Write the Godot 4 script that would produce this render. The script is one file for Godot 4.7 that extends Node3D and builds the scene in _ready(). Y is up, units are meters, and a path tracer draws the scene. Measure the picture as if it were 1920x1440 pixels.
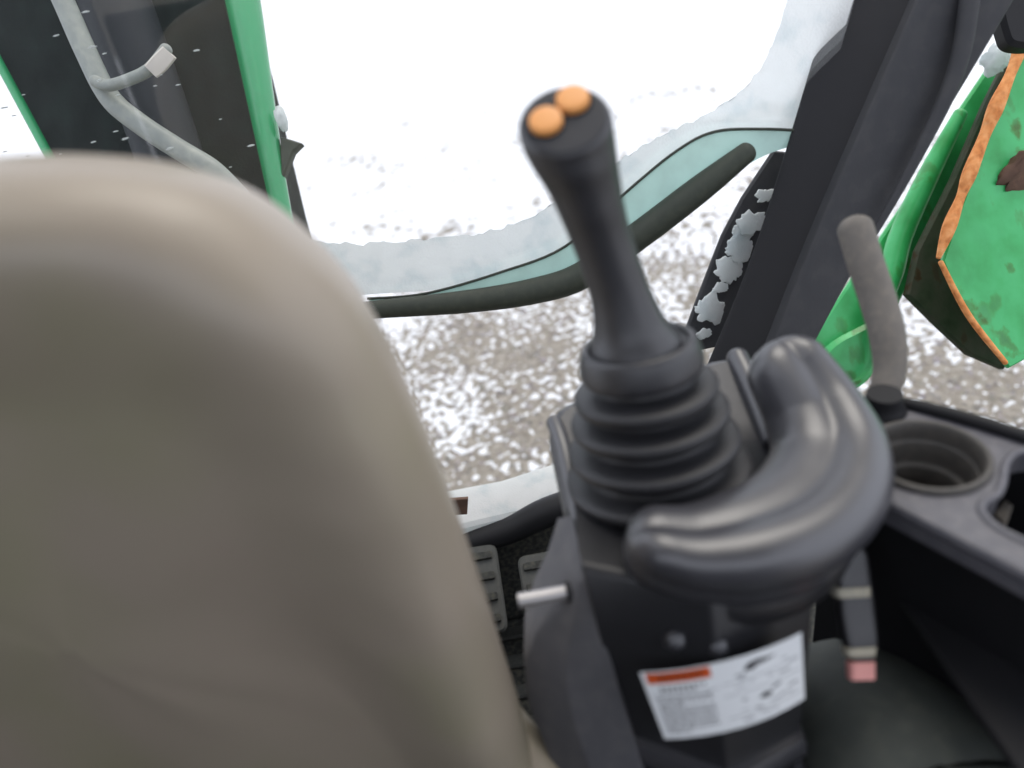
extends Node3D
# Right-hand console of an excavator cab seen over the seat, snowy gravel yard outside.

var M := {}
var rng := RandomNumberGenerator.new()


# ---------------------------------------------------------------- mesh helpers
func mk(v: PackedVector3Array, idx: PackedInt32Array, uv = null, keep := false) -> ArrayMesh:
	var vol := 0.0
	if not keep:
		var mid := Vector3.ZERO
		for p in v:
			mid += p
		mid /= v.size()
		for t in range(0, idx.size(), 3):
			vol += (v[idx[t]] - mid).dot((v[idx[t + 1]] - mid).cross(v[idx[t + 2]] - mid))
		if vol > 0.0:
			for t in range(0, idx.size(), 3):
				var h := idx[t + 1]
				idx[t + 1] = idx[t + 2]
				idx[t + 2] = h
	var n := PackedVector3Array()
	n.resize(v.size())
	for t in range(0, idx.size(), 3):
		var a := v[idx[t]]
		var c := (v[idx[t + 2]] - a).cross(v[idx[t + 1]] - a)
		n[idx[t]] += c
		n[idx[t + 1]] += c
		n[idx[t + 2]] += c
	for k in n.size():
		n[k] = n[k].normalized() if n[k].length_squared() > 0.0 else Vector3.UP
	var arr := []
	arr.resize(Mesh.ARRAY_MAX)
	arr[Mesh.ARRAY_VERTEX] = v
	arr[Mesh.ARRAY_NORMAL] = n
	arr[Mesh.ARRAY_INDEX] = idx
	if uv != null:
		arr[Mesh.ARRAY_TEX_UV] = uv
	var m := ArrayMesh.new()
	m.add_surface_from_arrays(Mesh.PRIMITIVE_TRIANGLES, arr)
	return m


func loft(rings: Array, cap0 := true, cap1 := true) -> ArrayMesh:
	var v := PackedVector3Array()
	var idx := PackedInt32Array()
	var n: int = rings[0].size()
	for r in rings:
		v.append_array(r)
	for i in rings.size() - 1:
		for j in n:
			var a := i * n + j
			var b := i * n + (j + 1) % n
			idx.append_array([a, b, a + n, b, b + n, a + n])
	for e in 2:
		if (e == 0 and cap0) or (e == 1 and cap1):
			var ring: PackedVector3Array = rings[0] if e == 0 else rings[rings.size() - 1]
			var c := Vector3.ZERO
			for p in ring:
				c += p
			var at := v.size()
			v.append_array(ring)
			v.append(c / n)
			for j in n:
				var q := (j + 1) % n
				if e == 0:
					idx.append_array([at + q, at + j, at + n])
				else:
					idx.append_array([at + j, at + q, at + n])
	return mk(v, idx)


func spl(p: Array, k: int) -> Array:
	var out := []
	for i in p.size() - 1:
		var a = p[maxi(i - 1, 0)]
		var d = p[mini(i + 2, p.size() - 1)]
		for s in k:
			var t := float(s) / k
			var b = p[i]
			var c = p[i + 1]
			out.append(0.5 * ((2.0 * b) + (c - a) * t + (2.0 * a - 5.0 * b + 4.0 * c - d) * t * t + (3.0 * b - a - 3.0 * c + d) * t * t * t))
	out.append(p[p.size() - 1])
	return out


func circle(n: int) -> PackedVector2Array:
	var s := PackedVector2Array()
	for j in n:
		s.append(Vector2.from_angle(TAU * j / n))
	return s


# a section swept along a path; radii scale the section; the ends are rounded off
func sweep(path: Array, radii: Array, sect: PackedVector2Array, up := Vector3.UP, round_end := true, k := 8) -> ArrayMesh:
	var p := spl(path, k) if k > 1 else path
	var r := spl(radii, k) if k > 1 else radii
	var rings := []
	var n := p.size()
	for i in n:
		var t: Vector3 = (p[mini(i + 1, n - 1)] - p[maxi(i - 1, 0)]).normalized()
		var x := t.cross(up).normalized()
		var y := x.cross(t).normalized()
		if round_end and i == 0:
			for e in range(6, 0, -1):
				var g := PI / 2 * e / 6.3
				rings.append(ring_at(p[0] - t * r[0] * sin(g) * 0.8, x, y, sect, r[0] * cos(g)))
		rings.append(ring_at(p[i], x, y, sect, r[i]))
		if round_end and i == n - 1:
			for e in range(1, 7):
				var g := PI / 2 * e / 6.3
				rings.append(ring_at(p[i] + t * r[i] * sin(g) * 0.8, x, y, sect, r[i] * cos(g)))
	return loft(rings)


func ring_at(c: Vector3, x: Vector3, y: Vector3, sect: PackedVector2Array, r: float) -> PackedVector3Array:
	var o := PackedVector3Array()
	for s in sect:
		o.append(c + x * s.x * r + y * s.y * r)
	return o


func tube(path: Array, r: float, k := 8, round_end := true, up := Vector3(0.13, 0.9, 0.31)) -> ArrayMesh:
	var rr := []
	for q in path:
		rr.append(r)
	return sweep(path, rr, circle(18), up.normalized(), round_end, k)


func lathe(o: Vector3, axis: Vector3, prof: Array, n := 48, k := 1, cap0 := true, cap1 := true) -> ArrayMesh:
	var a := axis.normalized()
	var x := a.cross(Vector3(0.3, 0.1, 0.95)).normalized()
	var y := a.cross(x)
	var pv := []
	for q in prof:
		pv.append(Vector2(q[0], q[1]))
	if k > 1:
		pv = spl(pv, k)
	var rings := []
	for q in pv:
		rings.append(ring_at(o + a * q.y, x, y, circle(n), maxf(q.x, 0.00005)))
	return loft(rings, cap0, cap1)


func rounded(p: Array, r: float, k := 5) -> PackedVector2Array:
	var out := PackedVector2Array()
	var n := p.size()
	for i in n:
		var a: Vector2 = p[(i + n - 1) % n]
		var b: Vector2 = p[i]
		var c: Vector2 = p[(i + 1) % n]
		var d := minf(r, minf(a.distance_to(b), b.distance_to(c)) * 0.45)
		var s := b + (a - b).normalized() * d
		var e := b + (c - b).normalized() * d
		for q in k + 1:
			var t := float(q) / k
			out.append(s.lerp(b, t).lerp(b.lerp(e, t), t))
	return out


# a plate: outline in the plane (o, ex, ey), its face at o, its body behind along -(ex x ey)
func slab(poly: PackedVector2Array, o: Vector3, ex: Vector3, ey: Vector3, thick: float, bevel: float) -> ArrayMesh:
	var nrm := ex.cross(ey).normalized()
	var n := poly.size()
	var area := 0.0
	for i in n:
		area += poly[i].cross(poly[(i + 1) % n])
	var inset := PackedVector2Array()
	for i in n:
		var d0 := (poly[i] - poly[(i + n - 1) % n]).normalized()
		var d1 := (poly[(i + 1) % n] - poly[i]).normalized()
		var m := (d0.orthogonal() + d1.orthogonal()).normalized() * (-1.0 if area > 0.0 else 1.0)
		inset.append(poly[i] + m * bevel)
	var lay := [[inset, -thick], [poly, -thick + bevel], [poly, -bevel], [inset, 0.0]]
	var v := PackedVector3Array()
	var idx := PackedInt32Array()
	for l in 3:
		for i in n:
			var j := (i + 1) % n
			var at := v.size()
			for q in [[l, i], [l, j], [l + 1, i], [l + 1, j]]:
				var s: Vector2 = lay[q[0]][0][q[1]]
				v.append(o + ex * s.x + ey * s.y + nrm * lay[q[0]][1])
			idx.append_array([at, at + 1, at + 2, at + 1, at + 3, at + 2])
	var tri := Geometry2D.triangulate_polygon(inset)
	for e in 2:
		var at := v.size()
		for s in inset:
			v.append(o + ex * s.x + ey * s.y + nrm * lay[0 if e == 0 else 3][1])
		for t in range(0, tri.size(), 3):
			var f := [tri[t], tri[t + 1], tri[t + 2]]
			# triangulation may turn either way: match it with the outline
			var w: float = (inset[f[1]] - inset[f[0]]).cross(inset[f[2]] - inset[f[0]])
			if (w > 0.0) != (area > 0.0):
				f = [f[0], f[2], f[1]]
			if e == 0:
				f = [f[0], f[2], f[1]]
			idx.append_array([at + f[0], at + f[1], at + f[2]])
	return mk(v, idx)


# a plate through corner points in space, its face towards the hint
func plate(pts: Array, towards: Vector3, thick: float, bevel := 0.002, r := 0.0) -> ArrayMesh:
	var c := Vector3.ZERO
	var nn := Vector3.ZERO
	for i in pts.size():
		c += pts[i]
		var a: Vector3 = pts[i]
		nn += a.cross(pts[(i + 1) % pts.size()])
	c /= pts.size()
	nn = nn.normalized()
	if nn.dot(towards - c) < 0.0:
		nn = -nn
	var ex: Vector3 = (pts[1] - pts[0])
	ex = (ex - nn * ex.dot(nn)).normalized()
	var ey := nn.cross(ex)
	var poly := []
	for q in pts:
		poly.append(Vector2((q - c).dot(ex), (q - c).dot(ey)))
	var pp := rounded(poly, r) if r > 0.0 else PackedVector2Array(poly)
	return slab(pp, c, ex, ey, thick, bevel)


# a film without a back: frost, thin plastic
func film(pts: Array) -> ArrayMesh:
	var poly := PackedVector2Array()
	for q in pts:
		poly.append(Vector2(q.x, q.y))
	var tri := Geometry2D.triangulate_polygon(poly)
	var v := PackedVector3Array(pts)
	for t in range(0, tri.size(), 3):
		if (poly[tri[t + 1]] - poly[tri[t]]).cross(poly[tri[t + 2]] - poly[tri[t]]) > 0.0:
			var h := tri[t + 1]
			tri[t + 1] = tri[t + 2]
			tri[t + 2] = h
	return mk(v, tri, null, true)


func block(lo: Vector3, hi: Vector3, bevel := 0.004, turn := 0.0) -> ArrayMesh:
	var c := (lo + hi) / 2
	var h := (hi - lo) / 2
	var b := Basis(Vector3.UP, turn)
	return slab(rounded([Vector2(-h.x, -h.z), Vector2(h.x, -h.z), Vector2(h.x, h.z), Vector2(-h.x, h.z)], bevel * 2.0, 3), Vector3(c.x, hi.y, c.z), b * Vector3.RIGHT, b * Vector3.FORWARD, hi.y - lo.y, bevel)


# an uneven lump, flattened by size
func lump(c: Vector3, size: Vector3, seed_: int, rough := 0.25) -> ArrayMesh:
	var nz := FastNoiseLite.new()
	nz.seed = seed_
	nz.frequency = 1.1
	var rings := []
	for i in 11:
		var a := -PI / 2 + PI * (i + 0.02) / 10.04
		var ring := PackedVector3Array()
		for j in 16:
			var d := Vector3(cos(a) * cos(TAU * j / 16), sin(a), cos(a) * sin(TAU * j / 16))
			ring.append(c + d * size * (1.0 + rough * nz.get_noise_3dv(d * 1.4)))
		rings.append(ring)
	return loft(rings)


# a flat ragged patch of stuck snow facing the cab
func patch(c: Vector3, size: Vector2, seed_: int) -> ArrayMesh:
	var nz := FastNoiseLite.new()
	nz.seed = seed_
	nz.frequency = 1.0
	var pts := []
	for k in 40:
		var d := Vector2.from_angle(TAU * k / 40)
		var r := 1.0 + 0.55 * nz.get_noise_2dv(d * 1.2) + 0.2 * nz.get_noise_2dv(d * 4.0)
		pts.append(c + Vector3(d.x * size.x * r - d.y * size.x * 0.35, d.y * size.y * r, -d.x * size.x * 0.5))
	return plate(pts, Vector3(0, 1.95, 0), 0.004, 0.0012)


# ---------------------------------------------------------------- materials
func lin(r: float, g: float, b: float) -> Color:
	return Color(r, g, b).linear_to_srgb()


func noise_tex(size: int, freq: float, ramp: Array, seed_ := 1, octaves := 4, kind := FastNoiseLite.TYPE_SIMPLEX_SMOOTH) -> NoiseTexture2D:
	var t := NoiseTexture2D.new()
	t.width = size
	t.height = size
	t.seamless = true
	var n := FastNoiseLite.new()
	n.noise_type = kind
	n.seed = seed_
	n.frequency = freq
	n.fractal_octaves = octaves
	t.noise = n
	if ramp.size():
		var g := Gradient.new()
		var off := PackedFloat32Array()
		var col := PackedColorArray()
		for q in ramp:
			off.append(q[0])
			col.append(q[1])
		g.offsets = off
		g.colors = col
		t.color_ramp = g
	return t


func mat(c: Color, rough: float, spec := 0.5, tex: Texture2D = null, scale := 4.0, bump: Texture2D = null, bump_cm := 0.05, bscale := 0.0) -> StandardMaterial3D:
	var m := StandardMaterial3D.new()
	m.albedo_color = c
	m.roughness = rough
	m.metallic_specular = spec
	m.uv1_triplanar = true
	m.uv1_scale = Vector3.ONE * scale
	if tex:
		m.albedo_texture = tex
	if bump:
		m.heightmap_enabled = true
		m.heightmap_texture = bump
		m.heightmap_scale = bump_cm
	return m


func grey(v: float) -> Color:
	return Color(v, v, v)


func materials() -> void:
	var mott := noise_tex(512, 0.012, [[0.0, grey(0.92)], [0.5, grey(0.97)], [1.0, grey(1.0)]], 3, 5)
	var dusty := noise_tex(512, 0.02, [[0.0, grey(0.88)], [0.55, grey(0.93)], [0.72, Color(1, 0.99, 0.97)], [1.0, Color(1, 1, 1)]], 9, 5)
	var grain := noise_tex(512, 0.16, [], 5, 3)
	var weave := noise_tex(512, 0.09, [], 6, 4, FastNoiseLite.TYPE_CELLULAR)
	M.plastic = mat(lin(0.060, 0.061, 0.070), 0.42, 0.55, dusty, 6.0, grain, 0.012)
	M.plastic_soft = mat(lin(0.050, 0.050, 0.058), 0.36, 0.75, mott, 5.0, grain, 0.008)
	M.tray = mat(lin(0.125, 0.124, 0.142), 0.45, 0.5, dusty, 7.0, grain, 0.012)
	M.black = mat(lin(0.012, 0.012, 0.014), 0.6, 0.4, mott, 5.0, grain, 0.01)
	M.column = mat(lin(0.020, 0.020, 0.023), 0.4, 0.5, mott, 6.0, grain, 0.01)
	M.rubber = mat(lin(0.027, 0.027, 0.032), 0.42, 0.62, dusty, 8.0, grain, 0.012)
	M.trim = mat(lin(0.048, 0.049, 0.054), 0.7, 0.4, dusty, 3.0, grain, 0.015)
	M.side = mat(lin(0.125, 0.125, 0.137), 0.6, 0.4, dusty, 5.0, grain, 0.015)
	M.olive = mat(lin(0.052, 0.060, 0.046), 0.6, 0.4, dusty, 6.0, grain, 0.02)
	M.lever = mat(lin(0.17, 0.155, 0.138), 0.65, 0.4, dusty, 9.0, grain, 0.02)
	M.seat = mat(lin(0.338, 0.296, 0.236), 0.40, 0.5, noise_tex(512, 0.006, [[0.0, Color(0.93, 0.95, 0.88)], [0.5, Color(0.98, 0.97, 0.96)], [1.0, Color(1, 0.98, 0.98)]], 61, 4), 1.1, grain, 0.008)
	M.button = mat(lin(0.78, 0.34, 0.10), 0.42, 0.5)
	M.floor = mat(lin(0.085, 0.087, 0.08), 0.75, 0.4, noise_tex(512, 0.03, [[0.0, grey(0.5)], [0.5, grey(0.8)], [0.75, Color(1, 0.97, 0.9)], [1.0, Color(1, 1, 1)]], 21, 6), 5.0, grain, 0.03)
	M.pedal = mat(lin(0.075, 0.077, 0.071), 0.6, 0.5, dusty, 12.0, grain, 0.03)
	M.steel = mat(lin(0.55, 0.53, 0.53), 0.32, 0.5, mott, 9.0)
	M.steel.metallic = 0.6
	M.pipe = mat(lin(0.30, 0.325, 0.30), 0.5, 0.5, dusty, 5.0, grain, 0.02)
	M.tie = mat(lin(0.62, 0.58, 0.52), 0.5, 0.5)
	var grime := noise_tex(1024, 0.008, [[0.0, Color(0.55, 0.75, 0.6)], [0.4, Color(0.85, 0.95, 0.88)], [0.62, Color(1, 1, 1)], [0.74, Color(1, 1, 1)], [0.82, Color(1.0, 0.66, 0.45)], [0.95, Color(0.8, 0.42, 0.3)]], 14, 6)
	M.green = mat(lin(0.055, 0.47, 0.15), 0.38, 0.5, grime, 1.4, grain, 0.01)
	M.green_clean = mat(lin(0.020, 0.34, 0.120), 0.18, 0.6, mott, 2.0)
	var rust := noise_tex(512, 0.02, [[0.0, Color(0.62, 0.36, 0.22)], [0.4, Color(0.9, 0.58, 0.34)], [0.75, Color(1.0, 0.72, 0.48)], [1.0, Color(1, 0.80, 0.60)]], 17, 5)
	M.rust = mat(lin(0.9, 0.9, 0.9), 0.85, 0.3, rust, 5.0, grain, 0.05)
	M.rust_dark = mat(lin(0.16, 0.10, 0.075), 0.85, 0.3, dusty, 5.0, grain, 0.05)
	M.web = mat(lin(0.065, 0.068, 0.048), 0.8, 0.3, grime, 2.0, grain, 0.03)
	M.cover = mat(lin(0.085, 0.094, 0.085), 0.65, 0.4, dusty, 4.0, grain, 0.02)
	M.bellows = mat(lin(0.020, 0.020, 0.023), 0.5, 0.55, mott, 8.0, grain, 0.015)
	M.cup = mat(lin(0.095, 0.088, 0.080), 0.55, 0.45, dusty, 9.0, grain, 0.02)
	M.boom = mat(lin(0.016, 0.019, 0.018), 0.8, 0.25, noise_tex(512, 0.015, [[0.0, grey(0.5)], [0.6, grey(0.85)], [0.8, Color(0.9, 1, 0.95)], [1.0, Color(1, 1, 1)]], 31, 6), 2.0, grain, 0.02)
	M.cylinder = mat(lin(0.022, 0.023, 0.028), 0.6, 0.35, mott, 3.0)
	M.snow = mat(lin(0.84, 0.86, 0.89), 0.9, 0.3, noise_tex(512, 0.02, [[0.0, grey(0.94)], [1.0, grey(1.0)]], 41, 5), 2.0, grain, 0.2)
	M.frost = mat(lin(0.94, 0.945, 0.94), 0.9, 0.3, noise_tex(512, 0.01, [[0.0, Color(0.88, 0.91, 0.92)], [0.5, grey(0.98)], [1.0, grey(1.0)]], 43, 6), 3.0, grain, 0.1)
	M.frost.backlight_enabled = true
	M.frost.backlight = Color(0.98, 1.0, 1.0)
	M.deflector = mat(lin(0.66, 0.82, 0.78), 0.3, 0.5, mott, 3.0)
	M.deflector.backlight_enabled = true
	M.deflector.backlight = Color(0.9, 1.0, 0.97)
	M.glass = StandardMaterial3D.new()
	M.glass.transparency = BaseMaterial3D.TRANSPARENCY_ALPHA
	M.glass.albedo_color = Color(0.8, 0.9, 0.88, 0.012)
	M.glass.roughness = 0.02
	M.pink = mat(lin(0.80, 0.36, 0.33), 0.5, 0.5, mott, 9.0)
	M.tape = mat(lin(0.50, 0.47, 0.38), 0.6, 0.4, dusty, 9.0)
	M.headliner = mat(lin(0.09, 0.09, 0.095), 0.9, 0.3, mott, 3.0, grain, 0.05)
	M.gravel = mat(lin(1, 1, 1), 0.95, 0.2, noise_tex(1024, 0.03, [[0.0, lin(0.18, 0.16, 0.135)], [0.4, lin(0.26, 0.235, 0.20)], [0.6, lin(0.30, 0.275, 0.238)], [1.0, lin(0.42, 0.39, 0.35)]], 51, 6), 0.6, noise_tex(1024, 0.06, [], 52, 4, FastNoiseLite.TYPE_CELLULAR), 1.5)
	M.gravel.uv1_world_triplanar = true
	M.pebble = mat(lin(0.9, 0.9, 0.9), 0.9, 0.3)
	M.pebble.vertex_color_use_as_albedo = true
	M.decal = StandardMaterial3D.new()
	M.decal.albedo_texture = sticker_image()
	M.decal.roughness = 0.35


# ---------------------------------------------------------------- scene helpers
func num(called: String) -> String:
	if not has_node(NodePath(called)):
		return called
	var k := 1
	while has_node(NodePath("%s_%03d" % [called, k])):
		k += 1
	return "%s_%03d" % [called, k]


func thing(called: String, label: String, category: String, at := Vector3.ZERO, group := "") -> Node3D:
	var o := Node3D.new()
	o.name = num(called)
	add_child(o)
	o.position = at
	o.set_meta("label", label)
	o.set_meta("category", category)
	if group:
		o.set_meta("group", group)
	return o


# meshes are written in the place's own metres; under a thing they are shifted to its base
func part(called: String, mesh: Mesh, m: Material, parent: Node3D) -> MeshInstance3D:
	var o := MeshInstance3D.new()
	o.name = called
	o.mesh = mesh
	o.material_override = m
	parent.add_child(o, true)
	var p: Node3D = parent
	var off := Vector3.ZERO
	while p != self:
		off += p.position
		p = p.get_parent()
	o.position = -off
	return o


func single(called: String, mesh: Mesh, m: Material, label: String, category: String, group := "") -> MeshInstance3D:
	var o := part(num(called), mesh, m, self)
	o.set_meta("label", label)
	o.set_meta("category", category)
	if group:
		o.set_meta("group", group)
	return o


func structure(called: String, mesh: Mesh, m: Material) -> MeshInstance3D:
	var o := part(called, mesh, m, self)
	o.set_meta("kind", "structure")
	return o


func _ready() -> void:
	rng.seed = 77
	# camera
	var cam := Camera3D.new()
	add_child(cam)
	cam.name = "camera"
	var lens := CameraAttributesPhysical.new()
	lens.frustum_focal_length = 28.0
	lens.frustum_focus_distance = 1.1
	lens.exposure_aperture = 2.4
	cam.attributes = lens
	cam.transform = Transform3D(Basis(Vector3(0.9848, -0.1473, 0.0920), Vector3(0.1736, 0.8352, -0.5219), Vector3(-0.0000, 0.5299, 0.8480)), Vector3(0.0000, 1.9500, 0.0000))
	cam.fov = 53.1
	cam.near = 0.02
	cam.far = 600.0
	cam.current = true
	# overcast winter sky
	var env := Environment.new()
	var sky := Sky.new()
	var sm := ProceduralSkyMaterial.new()
	sm.sky_top_color = Color(0.90, 0.92, 0.97)
	sm.sky_horizon_color = Color(0.86, 0.88, 0.93)
	sm.ground_bottom_color = Color(0.8, 0.8, 0.8)
	sm.ground_horizon_color = Color(0.86, 0.87, 0.9)
	sm.sky_curve = 0.2
	sm.sun_angle_max = 1.0
	sky.sky_material = sm
	env.background_mode = Environment.BG_SKY
	env.sky = sky
	env.background_energy_multiplier = 1.0
	env.tonemap_mode = Environment.TONE_MAPPER_LINEAR
	env.tonemap_exposure = 1.9
	env.sdfgi_enabled = true
	env.ssao_enabled = true
	env.ssil_enabled = true
	var we := WorldEnvironment.new()
	we.name = "world"
	we.environment = env
	add_child(we)
	var sun := DirectionalLight3D.new()
	sun.name = "sun"
	sun.light_energy = 0.3
	sun.light_angular_distance = 35.0
	sun.light_color = Color(1.0, 0.98, 0.95)
	sun.shadow_enabled = true
	add_child(sun)
	sun.look_at_from_position(Vector3(1.3, 5.0, -1.8), Vector3.ZERO)

	materials()
	ground()
	cab()
	window()
	boom()
	bodywork()
	seat()
	console()
	joystick()
	wrist_rest()
	tray()
	lever()
	small_things()
	flakes()


# ---------------------------------------------------------------- outside
func ground() -> void:
	var n := 60
	var v := PackedVector3Array()
	var idx := PackedInt32Array()
	for i in n + 1:
		for j in n + 1:
			var a := (float(i) / n - 0.5) * 2.0
			var b := (float(j) / n - 0.5) * 2.0
			v.append(Vector3(signf(a) * pow(absf(a), 3.0) * 300.0, 0, signf(b) * pow(absf(b), 3.0) * 300.0))
	for i in n:
		for j in n:
			var q := i * (n + 1) + j
			idx.append_array([q, q + 1, q + n + 1, q + 1, q + n + 2, q + n + 1])
	structure("ground", mk(v, idx, null, true), M.gravel)
	var snow := Node3D.new()
	snow.name = "snow_cover"
	snow.set_meta("kind", "structure")
	add_child(snow)
	part("near_snow", snow_sheet(-1.2, 4.6, -5.2, -1.6, 0.009), M.snow, snow)
	part("far_snow", snow_sheet(-6.0, 12.0, -20.0, -5.2, 0.036), M.snow, snow)
	part("field_snow", snow_sheet(-300.0, 300.0, -300.0, -19.95, 10.0), M.snow, snow)
	part("yard_snow", snow_sheet(-40.0, -5.95, -20.0, 20.0, 1.0), M.snow, snow)
	part("yard_snow", snow_sheet(11.95, 50.0, -20.0, 20.0, 1.0), M.snow, snow)
	part("yard_snow", snow_sheet(-6.0, 12.0, 3.0, 20.0, 0.5), M.snow, snow)
	for s in snow.get_children():
		s.set_meta("kind", "stuff")
	# loose stones
	var mm := MultiMesh.new()
	mm.transform_format = MultiMesh.TRANSFORM_3D
	mm.use_colors = true
	mm.mesh = lump(Vector3.ZERO, Vector3(1, 0.6, 0.8), 5, 0.5)
	mm.instance_count = 16000
	for k in mm.instance_count:
		var z := -1.5 - 4.0 * pow(rng.randf(), 1.3)
		var p := Vector3(rng.randf_range(-1.4, 4.6), 0.0, z)
		var s := rng.randf_range(0.005, 0.012) * (1.0 + 1.0 * pow(rng.randf(), 6.0))
		mm.set_instance_transform(k, Transform3D(Basis.from_euler(Vector3(rng.randf_range(-0.4, 0.4), rng.randf() * TAU, 0)).scaled(Vector3.ONE * s), p))
		var t := rng.randf_range(0.22, 0.42)
		mm.set_instance_color(k, Color(t, t * rng.randf_range(0.88, 0.96), t * rng.randf_range(0.78, 0.92)))
	var st := MultiMeshInstance3D.new()
	st.name = "gravel_stones"
	st.multimesh = mm
	st.material_override = M.pebble
	st.set_meta("kind", "stuff")
	st.set_meta("label", "loose tan gravel stones lying between thin patches of snow")
	st.set_meta("category", "gravel")
	add_child(st)


# snow as a surface of its own height: where it dips under the gravel the gravel shows
func snow_sheet(x0: float, x1: float, z0: float, z1: float, step: float) -> ArrayMesh:
	var big := FastNoiseLite.new()
	big.seed = 4
	big.frequency = 1.3
	big.fractal_octaves = 3
	var fine := FastNoiseLite.new()
	fine.seed = 8
	fine.frequency = 19.0
	fine.fractal_octaves = 3
	var nx := int((x1 - x0) / step) + 1
	var nz := int((z1 - z0) / step) + 1
	var v := PackedVector3Array()
	var idx := PackedInt32Array()
	for i in nz + 1:
		for j in nx + 1:
			var x := x0 + (x1 - x0) * j / nx
			var z := z0 + (z1 - z0) * i / nz
			v.append(Vector3(x, snow_height(x, z, big, fine), z))
	for i in nz:
		for j in nx:
			var q := i * (nx + 1) + j
			if maxf(maxf(v[q].y, v[q + 1].y), maxf(v[q + nx + 1].y, v[q + nx + 2].y)) > -0.002:
				idx.append_array([q, q + 1, q + nx + 1, q + 1, q + nx + 2, q + nx + 1])
	return mk(v, idx, null, true)


func snow_height(x: float, z: float, big: FastNoiseLite, fine: FastNoiseLite) -> float:
	var d := Vector2(x * 0.55, z).length()
	var k := 1.0 if d < 4.6 else 0.55
	var cover := 0.53 * smoothstep(2.9, 6.0, d) + 0.5 * smoothstep(7.5, 13.0, d)
	return 0.022 * (fine.get_noise_2d(x * k, z * k) * 1.0 + big.get_noise_2d(x, z) * 0.5 - 0.19 + cover)


func flakes() -> void:
	var mm := MultiMesh.new()
	mm.transform_format = MultiMesh.TRANSFORM_3D
	mm.mesh = lump(Vector3.ZERO, Vector3(1, 0.55, 0.7), 3, 0.5)
	mm.instance_count = 200
	for k in mm.instance_count:
		var p := Vector3(rng.randf_range(-0.9, -0.3), rng.randf_range(1.5, 2.2), rng.randf_range(-1.16, -0.99))
		var s := rng.randf_range(0.0007, 0.0021)
		mm.set_instance_transform(k, Transform3D(Basis.from_euler(Vector3(rng.randf_range(-0.5, 0.5), rng.randf_range(-0.6, 0.6), rng.randf_range(-0.2, 0.4))).scaled(Vector3(s * 2.6, s, s)), p))
	var o := MultiMeshInstance3D.new()
	o.name = "snowflakes"
	o.multimesh = mm
	o.material_override = M.frost
	o.set_meta("kind", "stuff")
	o.set_meta("label", "small wet snowflakes drifting down outside the front window")
	o.set_meta("category", "snowflakes")
	add_child(o)


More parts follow.
